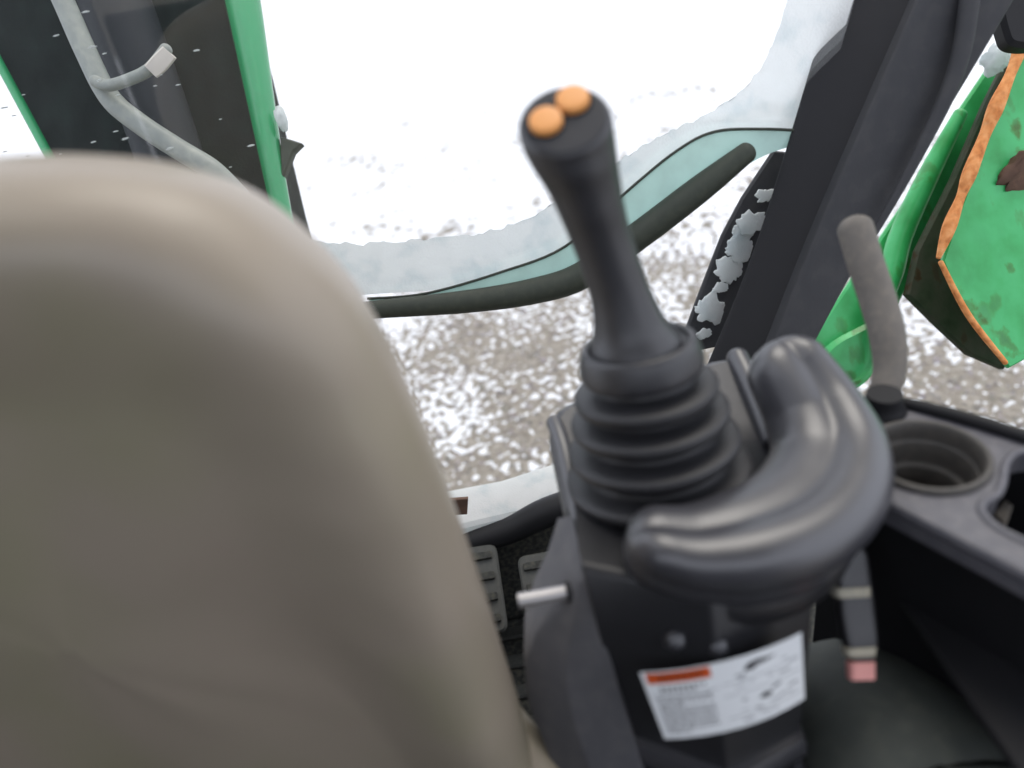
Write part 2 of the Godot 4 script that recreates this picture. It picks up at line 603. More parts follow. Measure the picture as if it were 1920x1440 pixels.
# ---------------------------------------------------------------- cab shell
func cab() -> void:
	var t := thing("excavator_cab", "dark excavator cab shell with raked grey corner pillar and steel floor", "cab", Vector3(0, 0.82, -0.3))
	part("floor", block(Vector3(-0.95, 0.80, -1.0), Vector3(0.62, 0.85, 0.5), 0.004), M.floor, t)
	part("roof", block(Vector3(-0.95, 2.42, -0.15), Vector3(0.75, 2.50, 0.5), 0.02), M.headliner, t)
	part("roof_window", block(Vector3(-0.85, 2.44, -0.9), Vector3(0.65, 2.446, -0.15), 0.002), M.glass, t)
	part("rear_wall", block(Vector3(-0.95, 0.85, 0.5), Vector3(0.75, 1.84, 0.55), 0.01), M.headliner, t)
	part("side_wall", block(Vector3(-1.0, 0.85, -0.2), Vector3(-0.95, 2.45, 0.5), 0.01), M.headliner, t)
	part("front_panel", block(Vector3(-0.95, 0.85, -1.0), Vector3(0.42, 1.10, -0.96), 0.006), M.floor, t)
	# rubber-covered sill under the front window
	var sill := part("window_sill", sweep([Vector3(-0.2800, 1.0482, -0.9300), Vector3(-0.1223, 1.0808, -0.9300), Vector3(-0.0407, 1.0969, -0.9300), Vector3(0.0323, 1.1225, -0.9300), Vector3(0.1718, 1.1409, -0.9300), Vector3(0.3608, 1.1313, -0.9300)], [0.02, 0.021, 0.022, 0.024, 0.024, 0.024], circle(14)), M.black, t)
	part("rusty_tab", plate([Vector3(-0.1330, 1.1840, -0.9250), Vector3(-0.0978, 1.1792, -0.9250), Vector3(-0.1052, 1.1476, -0.9250), Vector3(-0.1392, 1.1522, -0.9250)], Vector3(0, 1.95, 0), 0.006, 0.001), M.rust_dark, sill)
	# corner pillar: black seal channel beside a grey trim, raked backwards
	var a0 := Vector3(0.2510, 1.4005, -0.8358)
	var a1 := Vector3(0.4574, 1.7879, -1.0072)
	var a2 := Vector3(0.5107, 1.8919, -1.0485)
	pillar_piece(t, "pillar_seal", [Vector3(0.2510, 1.4005, -0.8358), Vector3(0.3425, 1.5434, -0.9016), Vector3(0.4644, 1.7869, -1.0065), Vector3(0.5362, 1.9211, -1.0668), Vector3(0.6519, 2.1435, -1.1586)], [Vector3(0.3217, 1.4053, -0.8034), Vector3(0.4086, 1.5444, -0.8668), Vector3(0.5505, 1.7780, -0.9538), Vector3(0.6332, 1.9044, -1.0092), Vector3(0.7600, 2.1141, -1.0930)], 0.03, M.black)
	pillar_piece(t, "pillar_trim", [Vector3(0.3104, 1.4089, -0.7880), Vector3(0.3971, 1.5516, -0.8536), Vector3(0.5365, 1.7816, -0.9383), Vector3(0.6176, 1.9058, -0.9924), Vector3(0.7419, 2.1118, -1.0739)], [Vector3(0.3603, 1.3937, -0.7962), Vector3(0.4748, 1.5345, -0.8606), Vector3(0.6593, 1.7617, -0.9436), Vector3(0.7534, 1.8864, -0.9979), Vector3(0.9093, 2.0917, -1.0791)], 0.05, M.trim)
	part("pillar_ridge", sweep([Vector3(0.4512, 1.5267, -0.8381), Vector3(0.5184, 1.6173, -0.8710), Vector3(0.5702, 1.7007, -0.8996), Vector3(0.5937, 1.7733, -0.9296), Vector3(0.6197, 1.8746, -0.9788)], [0.003, 0.007, 0.010, 0.011, 0.011], circle(14), Vector3(1, 0, 0.2)), M.trim, t)
	# outer weather strip with snow stuck to it
	var strip := part("weather_strip", plate([Vector3(0.3993, 1.6141, -1.0046), Vector3(0.4511, 1.6014, -0.9967), Vector3(0.3290, 1.3898, -0.8999), Vector3(0.2316, 1.3885, -0.8991), Vector3(0.2665, 1.4478, -0.9244), Vector3(0.3158, 1.5257, -0.9612), Vector3(0.3492, 1.5658, -0.9804)], Vector3(0, 1.95, 0), 0.012, 0.003), M.trim, t)
	var cl := [[1438, 366, 20, 12, 1.025], [1412, 420, 30, 22, 1.035], [1388, 466, 30, 26, 1.04], [1368, 508, 28, 26, 1.042], [1330, 580, 30, 32, 1.045], [1322, 626, 16, 10, 1.048], [1395, 440, 20, 20, 1.037], [1352, 540, 14, 10, 1.043]]
	for k in cl.size():
		var q = cl[k]
		part("snow_patch", patch(snow_spots()[k], Vector2(q[2], q[3]) * q[4] / 1441.0, 60 + k), M.frost, strip)
	# side sill behind the tray
	part("side_sill", sweep([Vector3(0.2992, 1.4919, -0.5863), Vector3(0.3272, 1.5159, -0.5542), Vector3(0.3595, 1.5236, -0.5177), Vector3(0.4034, 1.5233, -0.4645), Vector3(0.4401, 1.5186, -0.4144)], [0.006, 0.006, 0.006, 0.006, 0.006], circle(12)), M.black, t)
	part("side_panel", plate([Vector3(0.3006, 1.4858, -0.5884), Vector3(0.4441, 1.5159, -0.4186), Vector3(0.4441, 1.5159, -0.4186) + Vector3(0, -0.7, 0), Vector3(0.3006, 1.4858, -0.5884) + Vector3(0, -0.7, 0)], Vector3(0, 1.95, 0), 0.02, 0.003), M.black, t)


func snow_spots() -> Array:
	return [Vector3(0.3786, 1.5671, -0.9694), Vector3(0.3554, 1.5357, -0.9557), Vector3(0.3338, 1.5095, -0.9428), Vector3(0.3153, 1.4851, -0.9311), Vector3(0.2805, 1.4439, -0.9101), Vector3(0.2699, 1.4155, -0.8959), Vector3(0.3416, 1.5247, -0.9512), Vector3(0.3003, 1.4671, -0.9211)]


func pillar_piece(t: Node3D, called: String, left: Array, right: Array, deep: float, m: Material) -> void:
	var l := spl(left, 6)
	var r := spl(right, 6)
	var rings := []
	for i in l.size():
		var x: Vector3 = r[i] - l[i]
		var along: Vector3 = (l[mini(i + 1, l.size() - 1)] - l[maxi(i - 1, 0)]).normalized()
		var back := x.cross(along).normalized()
		if back.z > 0.0:
			back = -back
		var ring := PackedVector3Array()
		for s in rounded([Vector2(0, 0), Vector2(1, 0), Vector2(0.96, 1), Vector2(0.04, 1)], 0.12, 4):
			ring.append(l[i] + x * s.x + back * deep * s.y)
		rings.append(ring)
	part(called, loft(rings), m, t)


# ---------------------------------------------------------------- front window
func window() -> void:
	var t := thing("front_window", "curved-edged front window pane with pale frost along its lower edge", "window", Vector3(-0.1, 1.5, -0.97))
	var low := [Vector3(-0.2680, 1.5258, -0.9700), Vector3(-0.1669, 1.5167, -0.9700), Vector3(-0.0355, 1.5052, -0.9700), Vector3(0.1018, 1.5326, -0.9700), Vector3(0.2084, 1.5931, -0.9700), Vector3(0.3086, 1.6527, -0.9700), Vector3(0.3781, 1.6407, -0.9700), Vector3(0.4413, 1.6298, -0.9700)]
	var edge := spl(low, 6)
	var pane := [Vector3(0.62, 2.4, -0.97), Vector3(-0.9, 2.4, -0.97), Vector3(-0.9, 1.56, -0.97)]
	pane.append_array(edge)
	part("pane", plate(pane, Vector3(0, 1.95, 0), 0.005, 0.001), M.glass, t)
	# frost: along the lower edge and up the pillar side
	var nz := FastNoiseLite.new()
	nz.seed = 12
	nz.frequency = 9.0
	nz.fractal_octaves = 4
	var top := spl([Vector3(-0.2430, 1.6152, -0.9820), Vector3(-0.1904, 1.5994, -0.9820), Vector3(-0.1070, 1.5869, -0.9820), Vector3(-0.0070, 1.5806, -0.9820), Vector3(0.0668, 1.5903, -0.9820), Vector3(0.1568, 1.6288, -0.9820), Vector3(0.2363, 1.6636, -0.9820), Vector3(0.3127, 1.6873, -0.9820), Vector3(0.3535, 1.7097, -0.9820), Vector3(0.3796, 1.7430, -0.9820), Vector3(0.3977, 1.7880, -0.9820), Vector3(0.4080, 1.8429, -0.9820)], 30)
	var poly := []
	for p in edge:
		poly.append(Vector3(p.x, p.y + 0.003, -0.982))
	poly.append(Vector3(0.4820, 1.7863, -0.9820))
	poly.append(Vector3(0.4907, 1.8302, -0.9820))
	top.reverse()
	for p in top:
		poly.append(p + Vector3(0, 0.006 * nz.get_noise_1d(p.x * 5.0 + p.y * 3.0), 0))
	part("frost", film(poly), M.frost, t)
	# teal deflector strip with a dark upper bead, and the rubber-covered rail below it
	var d := thing("wind_deflector", "pale teal curved plastic deflector strip under the frosted window", "deflector", Vector3(0.1, 1.5, -0.95))
	var up := spl([Vector3(-0.1700, 1.5285, -0.9500), Vector3(-0.0918, 1.5213, -0.9500), Vector3(0.0119, 1.5330, -0.9500), Vector3(0.1010, 1.5532, -0.9500), Vector3(0.1911, 1.6149, -0.9500), Vector3(0.2548, 1.6538, -0.9500), Vector3(0.3024, 1.6687, -0.9500), Vector3(0.3631, 1.6616, -0.9500), Vector3(0.4247, 1.6483, -0.9500)], 6)
	var lo := spl([Vector3(0.4322, 1.6364, -0.9500), Vector3(0.3776, 1.6303, -0.9500), Vector3(0.3434, 1.6192, -0.9500), Vector3(0.2948, 1.5998, -0.9500), Vector3(0.2013, 1.5549, -0.9500), Vector3(0.1184, 1.5128, -0.9500), Vector3(-0.0227, 1.4999, -0.9500), Vector3(-0.1660, 1.5157, -0.9500)], 6)
	var sh := up.duplicate()
	sh.append_array(lo)
	part("sheet", film(sh), M.deflector, d)
	part("bead", tube(up, 0.0018, 1), M.olive, d)
	single("curved_rail", sweep([Vector3(-0.2065, 1.5222, -0.9350), Vector3(-0.1503, 1.5168, -0.9350), Vector3(-0.0370, 1.5059, -0.9350), Vector3(0.0497, 1.5042, -0.9350), Vector3(0.1160, 1.5143, -0.9350), Vector3(0.1979, 1.5575, -0.9350), Vector3(0.2764, 1.6036, -0.9350), Vector3(0.3378, 1.6406, -0.9350)], [0.011, 0.0125, 0.0155, 0.0175, 0.0185, 0.0185, 0.0175, 0.013], circle(18), Vector3(0, 0, 1)), M.olive, "dark olive rubber-covered curved rail with rounded end below window", "rail")
	# snow lying on the outer ledge below the window
	single("ledge_snow", plate([Vector3(-0.2036, 1.1200, -1.0224), Vector3(-0.1297, 1.1200, -1.0307), Vector3(-0.0462, 1.1200, -1.0323), Vector3(0.0494, 1.1200, -1.0531), Vector3(0.2376, 1.1200, -1.0541), Vector3(0.2010, 1.1200, -0.9140), Vector3(0.0253, 1.1200, -0.9438), Vector3(-0.1150, 1.1200, -0.9328), Vector3(-0.2016, 1.1200, -0.9237)], Vector3(0, 1.95, 0), 0.03, 0.006), M.frost, "smooth strip of pale snow lying on outer sill ledge", "snow")
	part("ledge", block(Vector3(-0.6, 1.03, -1.03), Vector3(0.3, 1.088, -0.965), 0.004), M.olive, get_node("excavator_cab"))


# ---------------------------------------------------------------- machine outside the window
func boom() -> void:
	var t := thing("boom_arm", "dark oily excavator boom with green edges outside front window", "boom", Vector3(-0.6, 0.8, -1.3))
	part("face_plate", plate([Vector3(-0.7942, 1.9353, -1.5238), Vector3(-0.8107, 1.9883, -1.5569), Vector3(-0.9678, 2.4002, -1.8143), Vector3(-0.3859, 2.3132, -1.7599), Vector3(-0.3620, 1.9212, -1.5149), Vector3(-0.3625, 1.8747, -1.4859), Vector3(-0.3398, 1.5566, -1.2871), Vector3(-0.3036, 1.1667, -1.0435), Vector3(-0.2821, 0.6973, -0.7502), Vector3(-0.3532, 0.7080, -0.7568), Vector3(-0.5080, 1.1972, -1.0625), Vector3(-0.7088, 1.7074, -1.3813)], Vector3(0, 1.95, 0), 0.22, 0.006), M.boom, t)
	part("flange", sweep([Vector3(-0.3553, 2.3016, -1.7172), Vector3(-0.3324, 1.9339, -1.4875), Vector3(-0.3281, 1.8725, -1.4491), Vector3(-0.3260, 1.5686, -1.2592), Vector3(-0.3092, 1.2018, -1.0300), Vector3(-0.2886, 0.7282, -0.7341)], [0.03, 0.03, 0.029, 0.0165, 0.013, 0.013], circle(18), Vector3(0, 0, 1)), M.green_clean, t)
	part("flange", sweep([Vector3(-0.9678, 2.4002, -1.8143), Vector3(-0.8151, 1.9890, -1.5573), Vector3(-0.7960, 1.9356, -1.5239), Vector3(-0.7064, 1.7055, -1.3801), Vector3(-0.5686, 1.3461, -1.1556)], [0.008, 0.008, 0.008, 0.008, 0.008], circle(10), Vector3(0, 0, 1)), M.green_clean, t)
	part("hydraulic_cylinder", sweep([Vector3(-0.6308, 2.3357, -1.7032), Vector3(-0.5417, 1.9741, -1.4773), Vector3(-0.5238, 1.9047, -1.4339), Vector3(-0.4756, 1.6530, -1.2766), Vector3(-0.4272, 1.2975, -1.0545)], [0.055, 0.055, 0.055, 0.052, 0.05], circle(24), Vector3(0, 0, 1)), M.cylinder, t)
	var pipe := part("hydraulic_pipe", tube([Vector3(-0.6829, 2.3177, -1.5622), Vector3(-0.5722, 1.9770, -1.3493), Vector3(-0.5522, 1.9200, -1.3137), Vector3(-0.5327, 1.8529, -1.2718), Vector3(-0.5098, 1.7907, -1.2329), Vector3(-0.4726, 1.7514, -1.2084), Vector3(-0.4227, 1.7115, -1.1835), Vector3(-0.3780, 1.6778, -1.1624), Vector3(-0.3493, 1.6366, -1.1484)], 0.0155), M.pipe, t)
	part("cable_tie", tube([Vector3(-0.5149, 1.8165, -1.2196), Vector3(-0.4933, 1.8090, -1.2090), Vector3(-0.4535, 1.8141, -1.2004), Vector3(-0.4253, 1.8225, -1.1997), Vector3(-0.3966, 1.8423, -1.2062)], 0.0085), M.pipe, pipe)
	part("tie_end", sweep([Vector3(-0.4235, 1.8189, -1.1939), Vector3(-0.4088, 1.8273, -1.1969), Vector3(-0.3922, 1.8381, -1.2012)], [0.0105, 0.0115, 0.0105], PackedVector2Array([Vector2(-1, -0.5), Vector2(-0.8, -0.7), Vector2(0.8, -0.7), Vector2(1, -0.5), Vector2(1, 0.5), Vector2(0.8, 0.7), Vector2(-0.8, 0.7), Vector2(-1, 0.5)]), Vector3(0, 0, 1), false), M.tie, pipe)
	part("bracket", plate([Vector3(-0.3040, 1.6779, -1.3157), Vector3(-0.2852, 1.6698, -1.3107), Vector3(-0.2706, 1.6631, -1.3065), Vector3(-0.2869, 1.6535, -1.3005), Vector3(-0.3093, 1.6222, -1.2809), Vector3(-0.3145, 1.6230, -1.2814)], Vector3(0, 1.95, 0), 0.02, 0.003), M.olive, t)
	for q in [[Vector3(-0.2949, 1.7037, -1.3201), 0.009, 0.02]]:
		part("snow_clump", lump(q[0], Vector3(q[1], q[2], 0.012), int(q[2] * 9000), 0.5), M.frost, t)


func bodywork() -> void:
	var t := thing("side_cover", "green painted body panels with rusty orange edges outside side window", "body panel", Vector3(0.9, 0.6, -1.2))
	# plate nearest the window with its rusty edge
	var a := [Vector3(0.8854, 1.6478, -1.2262), Vector3(0.8288, 1.5667, -1.1755), Vector3(0.7700, 1.4872, -1.1258), Vector3(0.7241, 1.4210, -1.0844), Vector3(0.6959, 1.3750, -1.0557), Vector3(0.7042, 1.3415, -1.0348), Vector3(0.7250, 1.2953, -1.0059), Vector3(0.7473, 1.2561, -0.9814), Vector3(0.7695, 1.2205, -0.9592), Vector3(0.8522, 1.2440, -0.9739), Vector3(0.9455, 1.1440, -0.9114), Vector3(1.2485, 1.0557, -0.8562), Vector3(1.3844, 1.7095, -1.2647), Vector3(1.0554, 1.6726, -1.2417)]
	var pl := part("front_plate", plate(a, Vector3(0, 1.95, 0), 0.012, 0.003), M.green, t)
	part("rusty_edge", sweep([Vector3(0.8782, 1.6417, -1.2224), Vector3(0.8481, 1.6054, -1.1949), Vector3(0.8164, 1.5660, -1.1692), Vector3(0.7914, 1.5309, -1.1484), Vector3(0.7576, 1.4855, -1.1189), Vector3(0.7379, 1.4560, -1.1016), Vector3(0.7122, 1.4209, -1.0785), Vector3(0.6876, 1.3839, -1.0554)], [0.012, 0.008, 0.012, 0.0085, 0.011, 0.007, 0.0105, 0.004], circle(12), Vector3(0, 0, 1)), M.rust, pl)
	part("rusty_edge", sweep([Vector3(0.6894, 1.3765, -1.0507), Vector3(0.7170, 1.3024, -1.0044), Vector3(0.7612, 1.2315, -0.9601)], [0.004, 0.005, 0.004], circle(10), Vector3(0, 0, 1)), M.rust, pl)
	part("rusted_boss", lump(Vector3(0.8396, 1.4682, -1.1140), Vector3(0.034, 0.034, 0.014), 95, 0.7), M.rust_dark, pl)
	# recessed dark web between the plates
	part("web_plate", plate([Vector3(0.9338, 1.6109, -1.3210), Vector3(0.8737, 1.5422, -1.2781), Vector3(0.7985, 1.4447, -1.2172), Vector3(0.7144, 1.3485, -1.1571), Vector3(0.6855, 1.2891, -1.1200), Vector3(0.7265, 1.2395, -1.0889), Vector3(0.7711, 1.1893, -1.0576), Vector3(0.8253, 1.1594, -1.0389), Vector3(0.9072, 1.2187, -1.0759), Vector3(0.9871, 1.6029, -1.3161)], Vector3(0, 1.95, 0), 0.02, 0.004), M.web, t)
	# panel beside the pillar
	var b := part("rear_panel", plate([Vector3(0.9447, 1.5879, -1.3774), Vector3(0.8651, 1.5185, -1.3340), Vector3(0.7443, 1.3984, -1.2590), Vector3(0.6276, 1.2980, -1.1963), Vector3(0.4992, 1.1872, -1.1270), Vector3(0.5257, 1.1304, -1.0915), Vector3(0.5924, 1.1285, -1.0904), Vector3(0.6345, 1.1466, -1.1017), Vector3(0.6921, 1.2396, -1.1598), Vector3(0.7659, 1.3180, -1.2087), Vector3(0.8430, 1.4121, -1.2676), Vector3(0.9201, 1.5062, -1.3264), Vector3(0.9627, 1.5730, -1.3681)], Vector3(0, 1.95, 0), 0.015, 0.004, 0.02), M.green, t)
	part("lower_lobe", plate([Vector3(0.5138, 1.1922, -1.0948), Vector3(0.5582, 1.2253, -1.1155), Vector3(0.6274, 1.2428, -1.1264), Vector3(0.6464, 1.2439, -1.1271), Vector3(0.6302, 1.1748, -1.0839), Vector3(0.5877, 1.1510, -1.0690), Vector3(0.5454, 1.1637, -1.0769)], Vector3(0, 1.95, 0), 0.02, 0.008, 0.03), M.green, b)
	part("rolled_edge", sweep([Vector3(0.6325, 1.2506, -1.1195), Vector3(0.6756, 1.3031, -1.1641), Vector3(0.7137, 1.3574, -1.2098), Vector3(0.7773, 1.4360, -1.2589), Vector3(0.8508, 1.5171, -1.3096)], [0.012, 0.02, 0.02, 0.018, 0.012], circle(14), Vector3(0, 0, 1)), M.green, b)
	part("snow_clump", lump(Vector3(0.8881, 1.6040, -1.2931), Vector3(0.022, 0.022, 0.02), 91, 0.7), M.frost, t)
	part("mirror_bracket", plate([Vector3(0.7460, 1.7715, -1.1266), Vector3(0.7462, 1.7087, -1.0873), Vector3(0.7502, 1.6817, -1.0705), Vector3(0.7724, 1.6746, -1.0661), Vector3(0.8273, 1.6715, -1.0641), Vector3(0.8450, 1.7567, -1.1173)], Vector3(0, 1.95, 0), 0.03, 0.006, 0.012), M.black, t)
	part("body_box", plate([Vector3(1.0562, 1.6240, -1.2585), Vector3(1.4261, 1.6799, -1.2934), Vector3(1.1885, 0.5372, -0.5794), Vector3(0.9597, 0.5714, -0.6007), Vector3(0.9621, 1.1713, -0.9756)], Vector3(0, 1.95, 0), 0.14, 0.01), M.green, t)


# ---------------------------------------------------------------- seat
func seat() -> void:
	var t := thing("operator_seat", "beige vinyl operator seat with smooth rounded backrest beside the control console", "seat", Vector3(-0.3, 0.85, -0.5))
	var cx := -0.31
	var half := [Vector2(0.02, 1.250), Vector2(0.16, 1.252), Vector2(0.235, 1.262), Vector2(0.268, 1.30), Vector2(0.272, 1.38), Vector2(0.267, 1.48), Vector2(0.261, 1.58), Vector2(0.252, 1.68), Vector2(0.243, 1.74), Vector2(0.230, 1.785), Vector2(0.208, 1.822), Vector2(0.18, 1.848), Vector2(0.145, 1.865), Vector2(0.10, 1.877), Vector2(0.05, 1.883), Vector2(0.0, 1.885)]
	var right := spl(half, 5)
	var outl := right.duplicate()
	for k in range(right.size() - 2, -1, -1):
		outl.append(Vector2(-right[k].x, right[k].y))
	var nz := FastNoiseLite.new()
	nz.seed = 3
	nz.frequency = 3.5
	nz.fractal_octaves = 3
	var mid := Vector2(0, 1.58)
	# rings from the rear centre out over the rolled rim to the front centre
	var rings := []
	var prof := [[0.03, 0.030], [0.2, 0.030], [0.38, 0.030], [0.5, 0.0305], [0.58, 0.033], [0.65, 0.0375], [0.71, 0.043], [0.77, 0.0475], [0.82, 0.050], [0.87, 0.0495], [0.915, 0.045], [0.95, 0.037], [0.978, 0.025], [0.994, 0.012], [1.0, 0.0], [0.995, -0.02], [0.98, -0.04], [0.95, -0.056], [0.9, -0.066], [0.8, -0.068], [0.6, -0.06], [0.3, -0.055], [0.03, -0.055]]
	for q in prof:
		var ring := PackedVector3Array()
		for p in outl:
			var d: Vector2 = p - mid
			# the rim keeps its width all round instead of shrinking with the outline
			var inward: float = (1.0 - q[0]) * 0.27
			var s: float = q[0] if q[0] < 0.5 else maxf(0.0, 1.0 - inward / maxf(d.length(), 0.05))
			var e: Vector2 = mid + d * s
			var w: float = q[1] + 0.010 * nz.get_noise_2d(e.x * 1.3, e.y)
			var lean: float = -0.385 + (e.y - 1.6) * -0.02
			ring.append(Vector3(cx + e.x, e.y, lean + w))
		rings.append(ring)
	part("backrest", loft(rings), M.seat, t)
	part("cushion", block(Vector3(-0.57, 1.12, -0.84), Vector3(-0.12, 1.24, -0.41), 0.04), M.seat, t)
	part("hinge_cover", sweep([Vector3(-0.0600, 1.3517, -0.4162), Vector3(-0.0447, 1.3434, -0.3933), Vector3(-0.0303, 1.3314, -0.3740), Vector3(-0.0192, 1.3166, -0.3530), Vector3(-0.0167, 1.2798, -0.3241)], [0.02, 0.02, 0.02, 0.022, 0.024], circle(16), Vector3(0, 0, 1)), M.seat, t)
	part("pedestal", block(Vector3(-0.5, 0.85, -0.8), Vector3(-0.14, 1.12, -0.45), 0.02), M.black, t)


# ---------------------------------------------------------------- console
func console() -> void:
	var t := thing("control_console", "black plastic control console column with white warning decal", "console", Vector3(0.12, 0.85, -0.4))
	# top plate: a frame round the bellows
	var lb := Vector3(0.0271, 1.5436, -0.6009)
	var rb := Vector3(0.2381, 1.5338, -0.6538)
	var lf := Vector3(0.0287, 1.4771, -0.4415)
	var rf := lf + (rb - lb) * 1.0
	var top := part("top_plate", plate([lb, rb, rf, lf], Vector3(0, 3, 0), 0.03, 0.007, 0.035), M.plastic, t)
	var ex := (rb - lb).normalized()
	var nrm := (lf - lb).cross(rb - lb).normalized()
	if nrm.y < 0.0:
		nrm = -nrm
	part("rim", tube([lb + nrm * -0.004 + ex * 0.006 + (lf - lb) * 0.10, lb + nrm * 0.002 + ex * 0.008 + (lf - lb) * 0.3, lf + nrm * 0.002 + ex * 0.008 - (lf - lb) * 0.2, lf + nrm * -0.003 + ex * 0.008 - (lf - lb) * 0.02], 0.0075), M.plastic_soft, top)
	part("rim", tube([rb + nrm * 0.0 - ex * 0.012 + (lf - lb) * 0.04, rb + nrm * 0.004 - ex * 0.012 + (lf - lb) * 0.3, rb + nrm * 0.002 - ex * 0.012 + (lf - lb) * 0.62], 0.011), M.plastic_soft, top)
	# column: tapering, its rear face carries the decal
	var rings := []
	var L := [Vector3(0.0251, 1.5270, -0.3960), Vector3(0.0244, 1.5261, -0.3836), Vector3(0.0296, 1.4672, -0.3646), Vector3(0.0400, 1.3963, -0.3438), Vector3(0.0436, 1.3752, -0.3365), Vector3(0.0479, 1.2988, -0.3124)]
	var R := [Vector3(0.2022, 1.5059, -0.3828), Vector3(0.1973, 1.5041, -0.3699), Vector3(0.1912, 1.4346, -0.3560), Vector3(0.1798, 1.3660, -0.3367), Vector3(0.1759, 1.3476, -0.3311), Vector3(0.1631, 1.2710, -0.3068)]
	L.append(Vector3(L[5].x, 0.86, L[5].z))
	R.append(Vector3(R[5].x, 0.86, R[5].z))
	for i in L.size():
		var x: Vector3 = R[i] - L[i]
		var back := Vector3(x.z, 0, -x.x).normalized()
		if back.z > 0.0:
			back = -back
		var ring := PackedVector3Array()
		for s in rounded([Vector2(0, 0.02), Vector2(0.5, -0.012), Vector2(1, 0.02), Vector2(0.97, 0.16), Vector2(0.03, 0.16)], 0.018, 5):
			ring.append(L[i] + x * s.x + back * s.y)
		rings.append(ring)
	part("column", loft(rings), M.column, t)
	# two ribbed rings at the foot of the column
	var c0: Vector3 = (L[4] + R[4]) / 2
	for k in 3:
		var rr := []
		for q in [[0.0, 0.004], [0.008, 0.008], [0.018, 0.008], [0.026, 0.004]]:
			var ring := PackedVector3Array()
			var x: Vector3 = (R[4] - L[4])
			var back := Vector3(x.z, 0, -x.x).normalized()
			for s in rounded([Vector2(0, 0.02), Vector2(0.5, -0.012), Vector2(1, 0.02), Vector2(0.97, 0.16), Vector2(0.03, 0.16)], 0.018, 5):
				var p: Vector3 = L[4] + x * s.x + back * s.y + Vector3(0, 0.012 - k * 0.032 - q[0], 0)
				var o: Vector3 = p - c0 - back * 0.08
				ring.append(p + Vector3(o.x, 0, o.z).normalized() * q[1])
			rr.append(ring)
		part("foot_ring", loft(rr), M.plastic_soft, t)
	# grey side cover bulging towards the seat
	var sc := []
	var lft := [Vector3(0.0171, 1.4986, -0.4255), Vector3(0.0017, 1.4737, -0.4158), Vector3(-0.0173, 1.4507, -0.4073), Vector3(-0.0303, 1.4265, -0.3981), Vector3(-0.0336, 1.3968, -0.3854), Vector3(-0.0271, 1.3614, -0.3692), Vector3(-0.0177, 1.3176, -0.3477), Vector3(-0.0126, 1.2685, -0.3288)]
	var rgt := [Vector3(0.0297, 1.5154, -0.4065), Vector3(0.0331, 1.4926, -0.3922), Vector3(0.0371, 1.4673, -0.3823), Vector3(0.0402, 1.4443, -0.3703), Vector3(0.0437, 1.4140, -0.3584), Vector3(0.0481, 1.3796, -0.3440), Vector3(0.0539, 1.3351, -0.3257), Vector3(0.0589, 1.2899, -0.3068)]
	lft.append(Vector3(lft[7].x, 0.86, lft[7].z))
	rgt.append(Vector3(rgt[7].x, 0.86, rgt[7].z))
	for i in lft.size():
		var x: Vector3 = rgt[i] - lft[i]
		var ring := PackedVector3Array()
		for s in rounded([Vector2(0, 0.012), Vector2(0.45, -0.004), Vector2(1, 0.0), Vector2(1, 0.07), Vector2(0.1, 0.07)], 0.03, 4):
			ring.append(lft[i] + x * s.x + Vector3(0, 0, -s.y))
		sc.append(ring)
	part("side_cover", loft(sc), M.side, t)
	# lock rod
	var rod := part("lock_rod", tube([Vector3(-0.0245, 1.4898, -0.4199), Vector3(-0.0042, 1.4896, -0.4198), Vector3(0.0276, 1.4902, -0.4202)], 0.0058, 4, false), M.steel, t)
	part("rod_bush", tube([Vector3(0.0135, 1.4895, -0.4197), Vector3(0.0296, 1.4899, -0.4200)], 0.009, 2, false), M.black, rod)
	# decal
	part("decal", decal_sheet(Vector3(0.0534, 1.4771, -0.3466), Vector3(0.1743, 1.4765, -0.3568), Vector3(0.1726, 1.4234, -0.3401), Vector3(0.0646, 1.4202, -0.3299)), M.decal, t)
	# underside of the wrist rest: bowl, bracket and bolts
	part("bowl", sweep([Vector3(0.0763, 1.5153, -0.4064), Vector3(0.1021, 1.5015, -0.3919), Vector3(0.1420, 1.4901, -0.3906), Vector3(0.1881, 1.4823, -0.4035), Vector3(0.2281, 1.4833, -0.4277)], [0.018, 0.024, 0.026, 0.025, 0.02], circle(18)), M.column, t)
	for p in [Vector3(0.0837, 1.4834, -0.3640), Vector3(0.1133, 1.4749, -0.3588)]:
		part("bolt", lathe(p, Vector3(0.05, 0.6, 0.8), [[0.008, -0.01], [0.008, 0.002], [0.006, 0.005], [0.002, 0.0055]], 6), M.plastic_soft, t)


func decal_sheet(a: Vector3, b: Vector3, c: Vector3, d: Vector3) -> ArrayMesh:
	var v := PackedVector3Array()
	var uv := PackedVector2Array()
	var idx := PackedInt32Array()
	var out := (d - a).cross(b - a).normalized()
	if out.z < 0.0:
		out = -out
	for i in 9:
		for j in 9:
			var s := j / 8.0
			var t := i / 8.0
			v.append(a.lerp(b, s).lerp(d.lerp(c, s), t) + out * 0.010 * (1.0 - pow(2.0 * s - 1.0, 2.0)))
			uv.append(Vector2(s, t))
	for i in 8:
		for j in 8:
			var q := i * 9 + j
			idx.append_array([q, q + 1, q + 9, q + 1, q + 10, q + 9])
	var n := v.size()
	for k in n:
		v.append(v[k] - out * 0.0006)
		uv.append(Vector2(0.995, 0.02))
	for i in 8:
		for j in 8:
			var q := n + i * 9 + j
			idx.append_array([q, q + 9, q + 1, q + 1, q + 9, q + 10])
	return mk(v, idx, uv, true)


